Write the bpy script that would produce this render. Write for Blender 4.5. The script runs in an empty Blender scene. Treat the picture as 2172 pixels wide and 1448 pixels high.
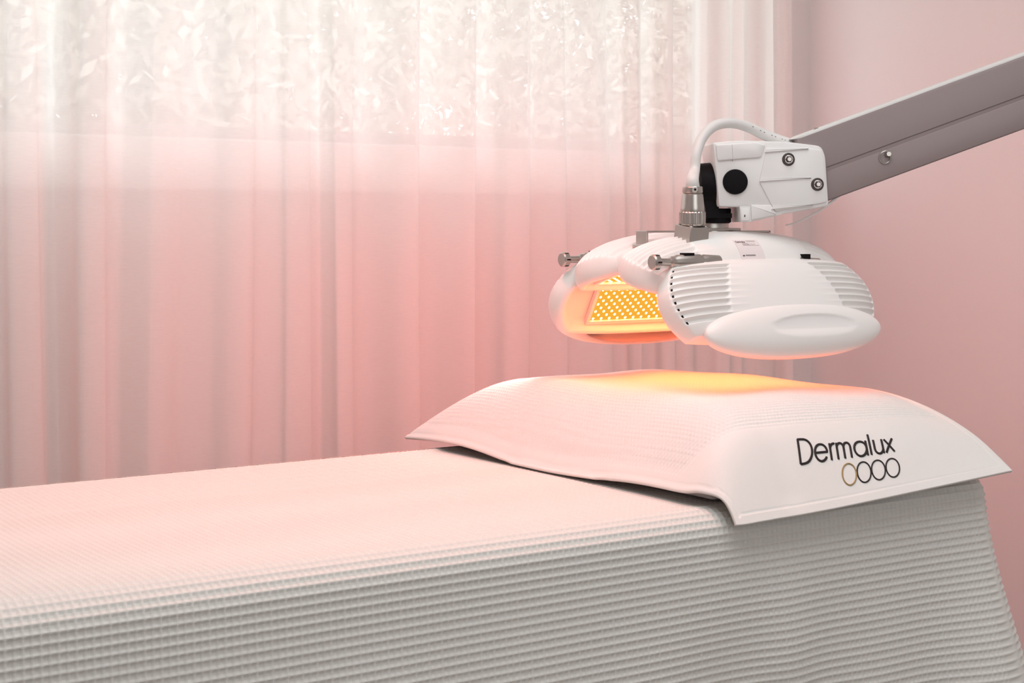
import bpy, math, random
import numpy as np
from mathutils import Vector, Matrix

# ---------------------------------------------------------------- camera, world, lights, exposure
SC = bpy.context.scene
COL = SC.collection
YAW = math.radians(34.0)
cam_data = bpy.data.cameras.new('camera')
cam_data.sensor_width = 36.0
cam_data.lens = 55.0
cam_data.shift_y = -0.1123
cam_data.clip_start = 0.05
camera = bpy.data.objects.new('camera', cam_data)
camera.location = (0.0, 0.0, 1.118)
camera.rotation_euler = (math.radians(90), 0, -YAW)
COL.objects.link(camera)
SC.camera = camera

world = bpy.data.worlds.new('overcast_sky')
SC.world = world
world.use_nodes = True
bg = world.node_tree.nodes['Background']
bg.inputs[0].default_value = (0.94, 0.985, 1.0, 1)
bg.inputs[1].default_value = 2.9

SC.view_settings.view_transform = 'Standard'
SC.view_settings.look = 'None'
SC.view_settings.exposure = 0.0
SC.view_settings.gamma = 1.0
SC.view_settings.use_curve_mapping = False
try:
    SC.cycles.sample_clamp_indirect = 6.0
    SC.cycles.transparent_max_bounces = 24
except Exception:
    pass


def area_light(name, loc, target, sx, sy, power, color):
    d = bpy.data.lights.new(name, 'AREA')
    d.shape = 'RECTANGLE'
    d.size = sx
    d.size_y = sy
    d.energy = power
    d.color = color
    o = bpy.data.objects.new(name, d)
    COL.objects.link(o)
    o.location = loc
    o.rotation_euler = (Vector(target) - Vector(loc)).to_track_quat('-Z', 'Y').to_euler()
    return o


# soft ceiling light of the room plus an added fill light behind the camera
area_light('ceiling_light', (0.9, 1.0, 2.62), (0.9, 1.05, 0), 2.2, 1.6, 33, (0.955, 0.99, 1.0))
area_light('rear_fill', (0.9, -1.7, 1.75), (1.4, 2.0, 0.95), 2.0, 1.3, 19, (0.955, 0.99, 1.0))
# added rosy spot under the ceiling, tints the couch top pink
sd = bpy.data.lights.new('rosy_fill_spot', 'SPOT')
sd.energy = 78
sd.color = (1.0, 0.19, 0.13)
sd.spot_size = math.radians(56)
sd.spot_blend = 1.0
sd.shadow_soft_size = 0.12
so = bpy.data.objects.new('rosy_fill_spot', sd)
COL.objects.link(so)
so.location = (1.0, 2.05, 2.6)
so.rotation_euler = (Vector((1.0, 1.95, 0.75)) - Vector(so.location)).to_track_quat('-Z', 'Y').to_euler()
# added red fill lights behind the lamp head, tint the curtain and right wall
area_light('red_fill_curtain', (1.52, 2.165, 0.945), (0.95, 2.80, 0.76), 0.16, 0.05, 2.4, (1.0, 0.13, 0.12))
area_light('red_fill_wall', (1.76, 2.165, 0.945), (2.75, 2.78, 0.87), 0.16, 0.05, 2.9, (1.0, 0.13, 0.12))

LED_RGB = (1.0, 0.13, 0.05)
LED_BOARD = 5.0
LED_DOT = 80.0

# ---------------------------------------------------------------- helpers


def mat(name, color, rough=0.5, metallic=0.0, **kw):
    m = bpy.data.materials.new(name)
    m.use_nodes = True
    b = m.node_tree.nodes['Principled BSDF']
    b.inputs['Base Color'].default_value = (*color, 1)
    b.inputs['Roughness'].default_value = rough
    b.inputs['Metallic'].default_value = metallic
    for k, v in kw.items():
        b.inputs[k].default_value = v
    return m


def add_noise_bump(m, scale=200.0, strength=0.2, dist=0.001, detail=3.0):
    nt = m.node_tree
    b = nt.nodes['Principled BSDF']
    tc = nt.nodes.new('ShaderNodeTexCoord')
    nz = nt.nodes.new('ShaderNodeTexNoise')
    nz.inputs['Scale'].default_value = scale
    nz.inputs['Detail'].default_value = detail
    bp = nt.nodes.new('ShaderNodeBump')
    bp.inputs['Strength'].default_value = strength
    bp.inputs['Distance'].default_value = dist
    nt.links.new(tc.outputs['Object'], nz.inputs['Vector'])
    nt.links.new(nz.outputs[0], bp.inputs['Height'])
    nt.links.new(bp.outputs[0], b.inputs['Normal'])
    return m


def emission(name, rgb, strength):
    m = bpy.data.materials.new(name)
    m.use_nodes = True
    nt = m.node_tree
    nt.nodes.clear()
    e = nt.nodes.new('ShaderNodeEmission')
    e.inputs[0].default_value = (*rgb, 1)
    e.inputs[1].default_value = strength
    o = nt.nodes.new('ShaderNodeOutputMaterial')
    nt.links.new(e.outputs[0], o.inputs[0])
    return m


def link_mesh(name, verts, faces, material, parent=None, smooth=True, mats=None, midx=None):
    me = bpy.data.meshes.new(name)
    v = np.asarray(verts, dtype=np.float32)
    if isinstance(faces, np.ndarray):
        nf = len(faces)
        k = faces.shape[1]
        me.vertices.add(len(v))
        me.vertices.foreach_set('co', v.ravel())
        me.loops.add(nf * k)
        me.loops.foreach_set('vertex_index', faces.ravel().astype(np.int32))
        me.polygons.add(nf)
        me.polygons.foreach_set('loop_start', np.arange(0, nf * k, k, dtype=np.int32))
        me.update(calc_edges=True)
    else:
        me.from_pydata([tuple(p) for p in v.tolist()], [], faces)
        me.update()
    for m in (mats or [material]):
        me.materials.append(m)
    if midx is not None:
        me.polygons.foreach_set('material_index', np.asarray(midx, dtype=np.int32))
    if smooth is not False:
        me.polygons.foreach_set('use_smooth', np.ones(len(me.polygons), dtype=bool))
    me.validate()
    o = bpy.data.objects.new(name, me)
    COL.objects.link(o)
    if parent is not None:
        o.parent = parent
    if smooth == 'angle':
        try:
            me.set_sharp_from_angle(angle=math.radians(35))
        except Exception:
            pass
    return o


class MB:
    """Collects shapes for ONE mesh object."""

    def __init__(self):
        self.v = []
        self.f = []
        self.mi = []

    def add(self, verts, faces, mi=0):
        k = len(self.v)
        self.v.extend([tuple(p) for p in verts])
        self.f.extend([tuple(i + k for i in f) for f in faces])
        self.mi.extend([mi] * len(faces))
        return self

    def box(self, lo, hi, fr=None, mi=0):
        (a, b, c), (d, e, f) = lo, hi
        p = [(a, b, c), (d, b, c), (d, e, c), (a, e, c), (a, b, f), (d, b, f), (d, e, f), (a, e, f)]
        if fr:
            p = [fr(q) for q in p]
        return self.add(p, [(0, 3, 2, 1), (4, 5, 6, 7), (0, 1, 5, 4), (1, 2, 6, 5), (2, 3, 7, 6), (3, 0, 4, 7)], mi)

    def lathe(self, p0, axis, prof, n=40, mi=0, rib=0, ribd=0.0):
        """prof: list of (dist along axis, radius)."""
        ax = Vector(axis).normalized()
        t = Vector((0, 0, 1)) if abs(ax.z) < 0.9 else Vector((1, 0, 0))
        e1 = ax.cross(t).normalized()
        e2 = ax.cross(e1)
        p0 = Vector(p0)
        vs, fs = [], []
        for (d, r) in prof:
            for i in range(n):
                a = 2 * math.pi * i / n
                rr = r
                if rib and (i // 2) % 2 == 0:
                    rr = r - ribd
                vs.append(p0 + ax * d + (e1 * math.cos(a) + e2 * math.sin(a)) * rr)
        for j in range(len(prof) - 1):
            for i in range(n):
                a, b = j * n + i, j * n + (i + 1) % n
                fs.append((a, a + n, b + n, b))
        vs.append(p0 + ax * prof[0][0])
        vs.append(p0 + ax * prof[-1][0])
        c0, c1 = len(vs) - 2, len(vs) - 1
        m = (len(prof) - 1) * n
        for i in range(n):
            fs.append((c0, i, (i + 1) % n))
            fs.append((c1, m + (i + 1) % n, m + i))
        return self.add(vs, fs, mi)

    def tube(self, pts, r, n=12, mi=0, flat=None):
        """r: radius or list. Round tube along a polyline."""
        P = [Vector(p) for p in pts]
        R = r if isinstance(r, (list, tuple)) else [r] * len(P)
        vs, fs = [], []
        prev = None
        for i, p in enumerate(P):
            d = (P[min(i + 1, len(P) - 1)] - P[max(i - 1, 0)]).normalized()
            if prev is None:
                t = Vector((0, 0, 1)) if abs(d.z) < 0.9 else Vector((1, 0, 0))
                e1 = d.cross(t).normalized()
            else:
                e1 = (prev - d * prev.dot(d)).normalized()
            prev = e1
            e2 = d.cross(e1)
            for k in range(n):
                a = 2 * math.pi * k / n
                vs.append(p + (e1 * math.cos(a) + e2 * math.sin(a)) * R[i])
        for j in range(len(P) - 1):
            for k in range(n):
                a, b = j * n + k, j * n + (k + 1) % n
                fs.append((a, b, b + n, a + n))
        vs += [P[0], P[-1]]
        c0, c1 = len(vs) - 2, len(vs) - 1
        m = (len(P) - 1) * n
        for k in range(n):
            fs.append((c0, (k + 1) % n, k))
            fs.append((c1, m + k, m + (k + 1) % n))
        return self.add(vs, fs, mi)

    def prism(self, poly, n0, n1, fr, bev=0.0, mi=0):
        """Extrude a 2-D polygon (ccw seen from +n) from depth n0 to n1 in frame fr, with a bevelled rim at n1 and n0."""
        P = [Vector((x, y)) for x, y in poly]
        n = len(P)
        cx = sum((p for p in P), Vector((0, 0))) / n

        def inset(q):
            out = []
            for i in range(n):
                a, b, c = P[i - 1], P[i], P[(i + 1) % n]
                d1 = (b - a).normalized()
                d2 = (c - b).normalized()
                n1_ = Vector((-d1.y, d1.x))
                n2_ = Vector((-d2.y, d2.x))
                bis = (n1_ + n2_)
                if bis.length < 1e-6:
                    bis = n1_
                bis.normalize()
                s = q / max(0.35, bis.dot(n1_))
                out.append(b + bis * s)
            return out
        rings = []
        if bev > 0:
            for dep, ins in ((n0, bev), (n0 + bev * 0.3, bev * 0.3), (n0 + bev, 0), (n1 - bev, 0), (n1 - bev * 0.3, bev * 0.3), (n1, bev)):
                rings.append([(p.x, p.y, dep) for p in inset(ins)])
        else:
            rings = [[(p.x, p.y, n0) for p in P], [(p.x, p.y, n1) for p in P]]
        vs = [fr(p) for r_ in rings for p in r_]
        fs = []
        for j in range(len(rings) - 1):
            for i in range(n):
                a, b = j * n + i, j * n + (i + 1) % n
                fs.append((a, b, b + n, a + n))
        fs.append(tuple(reversed(range(n))))
        m = (len(rings) - 1) * n
        fs.append(tuple(m + i for i in range(n)))
        return self.add(vs, fs, mi)

    def build(self, name, material, parent=None, smooth='angle', mats=None):
        return link_mesh(name, self.v, self.f, material, parent, smooth, mats, self.mi if mats else None)


def tag(o, label=None, cat=None, group=None, kind=None):
    if label:
        o['label'] = label
    if cat:
        o['category'] = cat
    if group:
        o['group'] = group
    if kind:
        o['kind'] = kind
    return o


def empty(name, loc, label, cat):
    o = bpy.data.objects.new(name, None)
    COL.objects.link(o)
    o.location = loc
    o.empty_display_size = 0.05
    return tag(o, label, cat)


def keep(parent, *obs):
    """meshes are written in world space: cancel the parent's offset."""
    for o in obs:
        o.matrix_parent_inverse = Matrix.Translation(-parent.location)


def bevel(o, w, seg=3, ang=35):
    m = o.modifiers.new('bevel', 'BEVEL')
    m.width = w
    m.segments = seg
    m.limit_method = 'ANGLE'
    m.angle_limit = math.radians(ang)
    m.harden_normals = False
    return o


def smoothstep(a, b, x):
    t = np.clip((x - a) / (b - a), 0, 1)
    return t * t * (3 - 2 * t)


def catmull(pts, per=8):
    P = [Vector(p) for p in pts]
    out = []
    for i in range(len(P) - 1):
        p0, p1, p2, p3 = P[max(i - 1, 0)], P[i], P[i + 1], P[min(i + 2, len(P) - 1)]
        for k in range(per):
            t = k / per
            out.append(0.5 * ((2 * p1) + (p2 - p0) * t + (2 * p0 - 5 * p1 + 4 * p2 - p3) * t * t + (3 * p1 - p0 - 3 * p2 + p3) * t ** 3))
    out.append(P[-1])
    return out


# ---------------------------------------------------------------- materials
M_WALL = add_noise_bump(mat('wall_paint', (0.83, 0.765, 0.755), 0.6), 90, 0.08, 0.001)
M_CEIL = mat('ceiling_paint', (0.82, 0.80, 0.78), 0.9)
M_FLOOR = mat('floor_vinyl', (0.26, 0.23, 0.21), 0.5)
M_TRIM = mat('white_trim', (0.82, 0.80, 0.78), 0.4)
M_COTTON = add_noise_bump(mat('waffle_cotton', (0.69, 0.675, 0.635), 0.9), 900, 0.35, 0.0006)
M_TOWEL = add_noise_bump(mat('towel_cotton', (0.80, 0.765, 0.735), 0.92), 1100, 0.45, 0.0007)
M_PLASTIC = mat('white_gloss_plastic', (0.84, 0.81, 0.785), 0.32)
M_PLASTIC2 = mat('white_satin_plastic', (0.80, 0.78, 0.765), 0.38)
M_ARM = add_noise_bump(mat('grey_powder_coat', (0.27, 0.215, 0.21), 0.42), 1500, 0.1, 0.0003)
M_SEAM = mat('dark_seam', (0.10, 0.07, 0.07), 0.7)
M_BLACK = mat('black_plastic', (0.005, 0.004, 0.005), 0.55, 0.0, **{'Specular IOR Level': 0.12})
M_STEEL = mat('brushed_steel', (0.50, 0.47, 0.44), 0.33, 1.0)
M_BOLTDARK = mat('bolt_and_recess_dark', (0.045, 0.022, 0.024), 0.35)
M_CABLE = mat('grey_white_cable', (0.68, 0.66, 0.64), 0.42)
M_BLKTHREAD = mat('black_thread', (0.012, 0.008, 0.008), 0.7)
M_GOLDTHREAD = mat('gold_thread', (0.34, 0.22, 0.09), 0.6)
M_STITCH = mat('stitching', (0.60, 0.53, 0.51), 0.9)
M_LABEL = mat('label_paper', (0.78, 0.70, 0.69), 0.5)
M_INK = mat('label_ink', (0.10, 0.06, 0.06), 0.6)
M_BOARD = emission('led_board_glow', (1.0, 0.46, 0.05), LED_BOARD * 0.19)
M_LED = emission('led_glow', LED_RGB, LED_DOT)

# sheer curtain: translucent, partly see-through
M_SHEER = bpy.data.materials.new('sheer_voile')
M_SHEER.use_nodes = True
nt = M_SHEER.node_tree
nt.nodes.clear()
o_ = nt.nodes.new('ShaderNodeOutputMaterial')
tr = nt.nodes.new('ShaderNodeBsdfTransparent')
tl = nt.nodes.new('ShaderNodeBsdfTranslucent')
df = nt.nodes.new('ShaderNodeBsdfDiffuse')
m1 = nt.nodes.new('ShaderNodeMixShader')
m2 = nt.nodes.new('ShaderNodeMixShader')
tl.inputs[0].default_value = (0.93, 0.91, 0.885, 1)
df.inputs[0].default_value = (0.93, 0.885, 0.865, 1)
tr.inputs[0].default_value = (1, 1, 1, 1)
m1.inputs[0].default_value = 0.50
m2.inputs[0].default_value = 0.30
nt.links.new(tl.outputs[0], m1.inputs[1])
nt.links.new(df.outputs[0], m1.inputs[2])
nt.links.new(m1.outputs[0], m2.inputs[1])
nt.links.new(tr.outputs[0], m2.inputs[2])
nt.links.new(m2.outputs[0], o_.inputs[0])
# fine weave: thread density varies slightly
tc = nt.nodes.new('ShaderNodeTexCoord')
mp = nt.nodes.new('ShaderNodeMapping')
mp.inputs['Scale'].default_value = (60, 60, 900)
nz = nt.nodes.new('ShaderNodeTexNoise')
nz.inputs['Scale'].default_value = 1.0
mr = nt.nodes.new('ShaderNodeMapRange')
mr.inputs[3].default_value = 0.13
mr.inputs[4].default_value = 0.21
nt.links.new(tc.outputs['Object'], mp.inputs[0])
nt.links.new(mp.outputs[0], nz.inputs['Vector'])
nt.links.new(nz.outputs[0], mr.inputs[0])
nt.links.new(mr.outputs[0], m2.inputs[0])

M_GLASS = bpy.data.materials.new('window_glass')
M_GLASS.use_nodes = True
nt = M_GLASS.node_tree
nt.nodes.clear()
o_ = nt.nodes.new('ShaderNodeOutputMaterial')
tr = nt.nodes.new('ShaderNodeBsdfTransparent')
gl = nt.nodes.new('ShaderNodeBsdfGlossy')
gl.inputs['Roughness'].default_value = 0.02
mx = nt.nodes.new('ShaderNodeMixShader')
mx.inputs[0].default_value = 0.06
nt.links.new(tr.outputs[0], mx.inputs[1])
nt.links.new(gl.outputs[0], mx.inputs[2])
nt.links.new(mx.outputs[0], o_.inputs[0])

# ---------------------------------------------------------------- room
WY = 3.0          # inner face of the window wall
XR = 2.98         # right wall
XL, YF, ZC = -1.7, -1.9, 2.7
WX0, WX1, WZ0, WZ1 = -0.6, 2.74, 1.295, 2.45


def struct(name, b, m):
    o = b.build(name, m, smooth=False)
    o['kind'] = 'structure'
    return o


struct('floor', MB().box((XL - .1, YF - .1, -0.1), (XR + .1, WY + .25, 0)), M_FLOOR)
struct('ceiling', MB().box((XL - .1, YF - .1, ZC), (XR + .1, WY + .25, ZC + .1)), M_CEIL)
struct('wall_left', MB().box((XL - .1, YF, 0), (XL, WY + .2, ZC)), M_WALL)
struct('wall_right', MB().box((XR, YF, 0), (XR + .1, WY, ZC)), M_WALL)
struct('wall_front', MB().box((XL - .1, YF - .1, 0), (XR + .1, YF, ZC)), M_WALL)
b = MB()
b.box((XL, WY, 0), (XR + .1, WY + .2, WZ0))
b.box((XL, WY, WZ1), (XR + .1, WY + .2, ZC))
b.box((XL, WY, WZ0), (WX0, WY + .2, WZ1))
b.box((WX1, WY, WZ0), (XR + .1, WY + .2, WZ1))
struct('wall_back', b, M_WALL)
# window: frame, mullion and one pane per light, plus the sill board
w = empty('window_1', ((WX0 + WX1) / 2, WY + .12, WZ0), None, None)
w['kind'] = 'structure'
b = MB()
fw = 0.035
b.box((WX0, WY + .10, WZ0), (WX1, WY + .16, WZ0 + fw))
b.box((WX0, WY + .10, WZ1 - fw), (WX1, WY + .16, WZ1))
b.box((WX0, WY + .10, WZ0), (WX0 + fw, WY + .16, WZ1))
b.box((WX1 - fw, WY + .10, WZ0), (WX1, WY + .16, WZ1))
fr_ = b.build('window_frame', M_TRIM, w, smooth=False)
keep(w, fr_)
for xa, xb in ((WX0 + fw, WX1 - fw),):
    g = MB().box((xa, WY + .127, WZ0 + fw), (xb, WY + .133, WZ1 - fw)).build('window_pane', M_GLASS, w, smooth=False)
    keep(w, g)
s = MB().box((WX0 - .06, WY - .050, WZ0 - .105), (WX1 + .05, WY + .12, WZ0)).build('window_sill', M_TRIM, w, smooth=False)
keep(w, s)
bevel(s, .006)
# panel joint on the right wall
s = MB().box((XR - .006, 2.235, 0), (XR, 2.25, ZC)).build('trim_1', M_WALL, smooth=False)
s['kind'] = 'structure'
bevel(s, .0025)
s = MB().box((XL, WY - .015, 0), (XR, WY, .12)).build('baseboard_back', M_TRIM, smooth=False)
s['kind'] = 'structure'
s = MB().box((XR - .015, YF, 0), (XR, WY - .015, .12)).build('baseboard_right', M_TRIM, smooth=False)
s['kind'] = 'structure'

# ---------------------------------------------------------------- outside
s = MB().box((-14, WY + .6, -0.6), (18, 26, -0.5)).build('ground', mat('lawn', (0.20, 0.22, 0.14), 0.95), smooth=False)
s['kind'] = 'structure'
M_LEAF = mat('pale_leaf', (0.66, 0.65, 0.58), 0.8)
M_BARK = mat('bark', (0.25, 0.20, 0.16), 0.9)


def tree(x, y, h, rad, n, label, seed):
    rng = np.random.default_rng(seed)
    t = empty('garden_tree', (x, y, -0.5), label, 'tree')
    tr_ = MB().tube([(x, y, -0.5), (x + .05, y, h * .35), (x - .04, y + .03, h * .6), (x, y, h * .85)], [.13, .1, .07, .03], 10)
    for k in range(7):
        a = k * 2.4
        z0 = h * (.3 + .07 * k)
        tr_.tube([(x, y, z0), (x + math.cos(a) * rad * .4, y + math.sin(a) * rad * .4, z0 + .35),
                  (x + math.cos(a) * rad * .8, y + math.sin(a) * rad * .8, z0 + .55)], [.05, .03, .012], 6)
    o = tr_.build('trunk', M_BARK, t)
    keep(t, o)
    # leaves gathered in clumps with sky gaps in between
    cl = rng.normal(size=(60, 3))
    cl /= np.linalg.norm(cl, axis=1)[:, None]
    cl *= rad * rng.uniform(.25, 1.0, (60, 1)) ** .6
    cl[:, 2] *= .9
    idx = rng.integers(0, 60, n)
    c = cl[idx] + rng.normal(size=(n, 3)) * rad * .17 + np.array([x, y, h * .58])
    c[:, 2] = np.maximum(c[:, 2], 0.0)
    e1 = rng.normal(size=(n, 3))
    e1 /= np.linalg.norm(e1, axis=1)[:, None]
    e2 = np.cross(e1, rng.normal(size=(n, 3)))
    e2 /= np.linalg.norm(e2, axis=1)[:, None]
    L = rng.uniform(.030, .052, (n, 1))
    v = np.stack([c - e1 * L, c - e2 * L * .45, c + e1 * L, c + e2 * L * .45], 1).reshape(-1, 3)
    f = np.arange(4 * n).reshape(n, 4)
    o = link_mesh('foliage', v, f, M_LEAF, t, smooth=False)
    o['kind'] = 'stuff'
    keep(t, o)


tree(2.6, 6.6, 3.6, 1.25, 26000, 'pale leafy tree seen faintly through the left part of the sheer curtain', 1)
tree(6.3, 8.2, 4.1, 1.5, 26000, 'pale leafy tree seen faintly through the middle of the sheer curtain', 2)

# ---------------------------------------------------------------- curtain
def build_curtain():
    rng = np.random.default_rng(11)
    x0, x1 = -0.75, 2.725
    xs, kinds = [x0], []
    while xs[-1] < x1:
        xs.append(xs[-1] + rng.uniform(.035, .105) * (1.0 if xs[-1] < 2.15 else .62))
    nf = len(xs)
    centers = np.array(xs)
    centers[-1] = x1
    amp = rng.uniform(.010, .030, nf) * np.where(np.arange(nf) % 2 == 0, 1, -1)
    drift = rng.normal(size=nf) * .014
    over = rng.uniform(-.4, 1.0, nf)
    ns = 1500
    s = np.linspace(0, nf - 1.0001, ns)
    i = s.astype(int)
    fr = s - i
    sm = fr * fr * (3 - 2 * fr)
    nz_ = 60
    Z = np.linspace(0.03, 2.62, nz_)
    V = np.zeros((nz_, ns, 3))
    for k, z in enumerate(Z):
        q = 1 - z / 2.62                      # 0 at the top, 1 at the hem
        flare = .25 + .75 * q
        cx = centers + drift * q * 1.6 + .006 * np.sin(centers * 9 + z * 2.1)
        cx[-1] = x1 - .02 * q + .004
        a = amp * (0.7 + .7 * q) * (1 + .15 * np.sin(z * 1.7 + np.arange(nf)))
        X = cx[i] * (1 - fr) + cx[i + 1] * fr
        Y = a[i] * (1 - sm) + a[i + 1] * sm
        # fold-over: cloth doubles back near the crest
        lap = over[i] * (1 - fr) + over[i + 1] * fr
        X = X + .024 * np.clip(lap, 0, 1) * np.sin(2 * np.pi * fr) * flare
        Y = Y + .0035 * np.sin(s * 2.63 + z * .5) + .0015 * np.sin(s * 7.1)
        V[k, :, 0] = X
        V[k, :, 1] = 2.825 + Y
        V[k, :, 2] = z
    f = []
    a = np.arange(nz_ - 1)[:, None] * ns + np.arange(ns - 1)[None, :]
    F = np.stack([a, a + 1, a + ns + 1, a + ns], -1).reshape(-1, 4)
    c = link_mesh('sheer_curtain', V.reshape(-1, 3), F, M_SHEER)
    tag(c, 'floor length sheer white pleated curtain hanging across the window wall', 'curtain')
    r = empty('curtain_rail', (1.0, 2.825, 2.62), 'white rail carrying the sheer curtain above the window', 'curtain rail')
    rb = MB().tube([(-0.85, 2.825, 2.64), (2.84, 2.825, 2.64)], .014, 16).build('rail', M_TRIM, r)
    keep(r, rb)
    for x in (-.7, 1.0, 2.7):
        bb = MB().box((x - .012, 2.875, 2.64), (x + .012, 2.895, ZC)).build('bracket', M_TRIM, r, smooth=False)
        keep(r, bb)


build_curtain()

# ---------------------------------------------------------------- treatment bed under its waffle cover
BX0, BX1, BY0, BY1, BZ = -0.07, 1.910, 1.530, 2.262, 0.75
bed = empty('treatment_couch', (0.9, 1.9, 0), 'treatment couch hidden beneath the white waffle cover', 'bed')
b = MB().box((BX0 + .03, BY0 + .035, BZ - .13), (BX1 - .03, BY1 - .035, BZ - .008)).build('mattress', mat('vinyl', (.75, .73, .70), .5), bed)
bevel(b, .02, 4)
keep(bed, b)
b = MB().box((BX0 + .06, BY0 + .07, BZ - .20), (BX1 - .06, BY1 - .07, BZ - .13)).build('bed_frame', M_TRIM, bed, smooth=False)
keep(bed, b)
for lx in (BX0 + .14, BX1 - .14):
    for ly in (BY0 + .12, BY1 - .12):
        l = MB().lathe((lx, ly, 0), (0, 0, 1), [(0, .03), (.01, .035), (.05, .025), (BZ - .2, .025)], 24).build('leg', M_TRIM, bed)
        keep(bed, l)

PU, PV = 0.0088, 0.0104     # waffle cell


def waffle(u, v, amt=1.0):
    """height of the weave: raised threads along both directions, rows along u the stronger."""
    cu = np.abs(((u / PU) % 1.0) - .5) * 2        # 1 on the thread
    cv = np.abs(((v / PV) % 1.0) - .5) * 2
    ru = smoothstep(.50, .96, cu) * .92
    rv = smoothstep(.46, .96, cv)
    return (np.maximum(ru, rv) - 1.0) * .0025 * amt


def grid_faces(nr, nc, off=0, flip=False):
    a = np.arange(nr - 1)[:, None] * nc + np.arange(nc - 1)[None, :] + off
    F = np.stack([a, a + 1, a + nc + 1, a + nc], -1).reshape(-1, 4)
    return F[:, ::-1] if flip else F


def grid_normals(P):
    du = np.gradient(P, axis=1)
    dv = np.gradient(P, axis=0)
    n = np.cross(du, dv)
    n /= np.maximum(np.linalg.norm(n, axis=2), 1e-12)[..., None]
    return n


def build_cover():
    r = .036
    # top sheet
    xin0, xin1 = BX0 + r, BX1 - r
    yin0, yin1 = BY0 + r, BY1 - r
    xs = np.concatenate([np.linspace(xin0, 0.38, 60)[:-1], np.arange(0.38, xin1, .0016), [xin1]])
    vt = np.concatenate([np.arange(0, .42, .0021), np.linspace(.42, yin1 - yin0, 170)])
    X, VV = np.meshgrid(xs, vt)
    Y = yin0 + VV
    Z = BZ + .0016 * np.sin(X * 5.1 + 1.2) * np.sin(VV * 7.3) + .0010 * np.sin(X * 13 + VV * 9)
    edge = smoothstep(0, .03, VV) * smoothstep(0, .03, (yin1 - yin0) - VV)
    Z = BZ + (Z - BZ) * edge
    P = np.stack([X, Y, Z], -1)
    N = grid_normals(P)
    P = P + N * waffle(X, VV + 100 * PV)[..., None]
    v1, f1 = P.reshape(-1, 3), grid_faces(*X.shape)
    # hanging skirt around the perimeter: near side, head end, far side, foot end
    rc = .012
    path, nor, sp = [], [], []

    def run(p, q, n_, step):
        L = math.hypot(q[0] - p[0], q[1] - p[1])
        for t in step(L):
            path.append((p[0] + (q[0] - p[0]) * t / L, p[1] + (q[1] - p[1]) * t / L))
            nor.append(n_)

    def corner(c, a0, a1, m):
        for k in range(m):
            a = a0 + (a1 - a0) * (k + .5) / m
            path.append((c[0] + math.cos(a) * rc, c[1] + math.sin(a) * rc))
            nor.append((math.cos(a), math.sin(a)))
    for x in xs[xs <= xin1 - rc]:
        path.append((x, yin0))
        nor.append((0, -1))
    corner((xin1 - rc, yin0 + rc), -math.pi / 2, 0, 26)
    run((xin1, yin0 + rc), (xin1, yin1 - rc), (1, 0), lambda L: np.arange(0, L, .003))
    corner((xin1 - rc, yin1 - rc), 0, math.pi / 2, 14)
    run((xin1 - rc, yin1), (xin0 + rc, yin1), (0, 1), lambda L: np.arange(0, L, .005))
    corner((xin0 + rc, yin1 - rc), math.pi / 2, math.pi, 6)
    run((xin0, yin1 - rc), (xin0, yin0 + rc), (-1, 0), lambda L: np.arange(0, L, .006))
    corner((xin0 + rc, yin0 + rc), math.pi, 1.5 * math.pi, 6)
    path.append((xin0, yin0))
    nor.append((0, -1))
    path = np.array(path)
    nor = np.array(nor)
    S = np.concatenate([[0], np.cumsum(np.linalg.norm(np.diff(path, axis=0), axis=1))])
    S = S + xin0
    d = np.concatenate([np.arange(0, .50, .0017), np.linspace(.50, .66, 16)])
    DD, SS = np.meshgrid(d, S, indexing='ij')
    arc = r * math.pi / 2
    th = np.clip(DD / r, 0, math.pi / 2)
    out = r * np.sin(th)
    down = r * (1 - np.cos(th))
    rest = np.maximum(DD - arc, 0)
    # slope outwards of the hanging cloth, with gentle ripples growing downwards
    near = (np.arange(len(S)) < len(xs[xs <= xin1 - rc]))[None, :]
    rip = (.011 * np.sin(SS * 7.5 + .6) + .007 * np.sin(SS * 15.0 + 2.0 + rest * 1.5) + .004 * np.sin(SS * 31 + rest * 5)) * smoothstep(.02, .5, rest)
    xc = xin1 - rc + S[0] * 0
    cdist = np.abs(SS - (xin1 - rc + 0.01))
    flare = .065 * np.exp(-(cdist / .11) ** 2) * smoothstep(-.02, .45, rest)
    out = out + rest * .07 + rip + flare + .010 * np.exp(-((SS - 1.47) / .045) ** 2) * smoothstep(.0, .2, rest)
    X = path[None, :, 0] + nor[None, :, 0] * out
    Y = path[None, :, 1] + nor[None, :, 1] * out
    sag = .010 * np.sin(SS * 4.2 + .4) * smoothstep(.02, .5, rest)
    Z = BZ - down - rest * .995
    P = np.stack([X, Y, Z], -1)
    N = -grid_normals(P)
    # outward check
    k = len(S) // 8
    if N[100, k, 1] > 0:
        N = -N
    w_ = waffle(SS, -DD + sag + 100 * PV)
    P = P + N * w_[..., None]
    v2 = P.reshape(-1, 3)
    f2 = grid_faces(*X.shape, off=len(v1))
    # orientation so both sheets face out
    o = link_mesh('waffle_bed_cover', np.vstack([v1, v2]), np.vstack([f1, f2[:, ::-1]]), M_COTTON)
    tag(o, 'white waffle weave cotton cover draped over the treatment couch and hanging down its side', 'bed cover')
    return o


build_cover()

# ---------------------------------------------------------------- pillow and towel
TX0, TX1, TY0, TY1 = 1.342, 1.905, 1.503, 2.318


def prof(q, p=2.2):
    q = np.clip(q, 0, 1)
    return 1 - (1 - q) ** p


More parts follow.
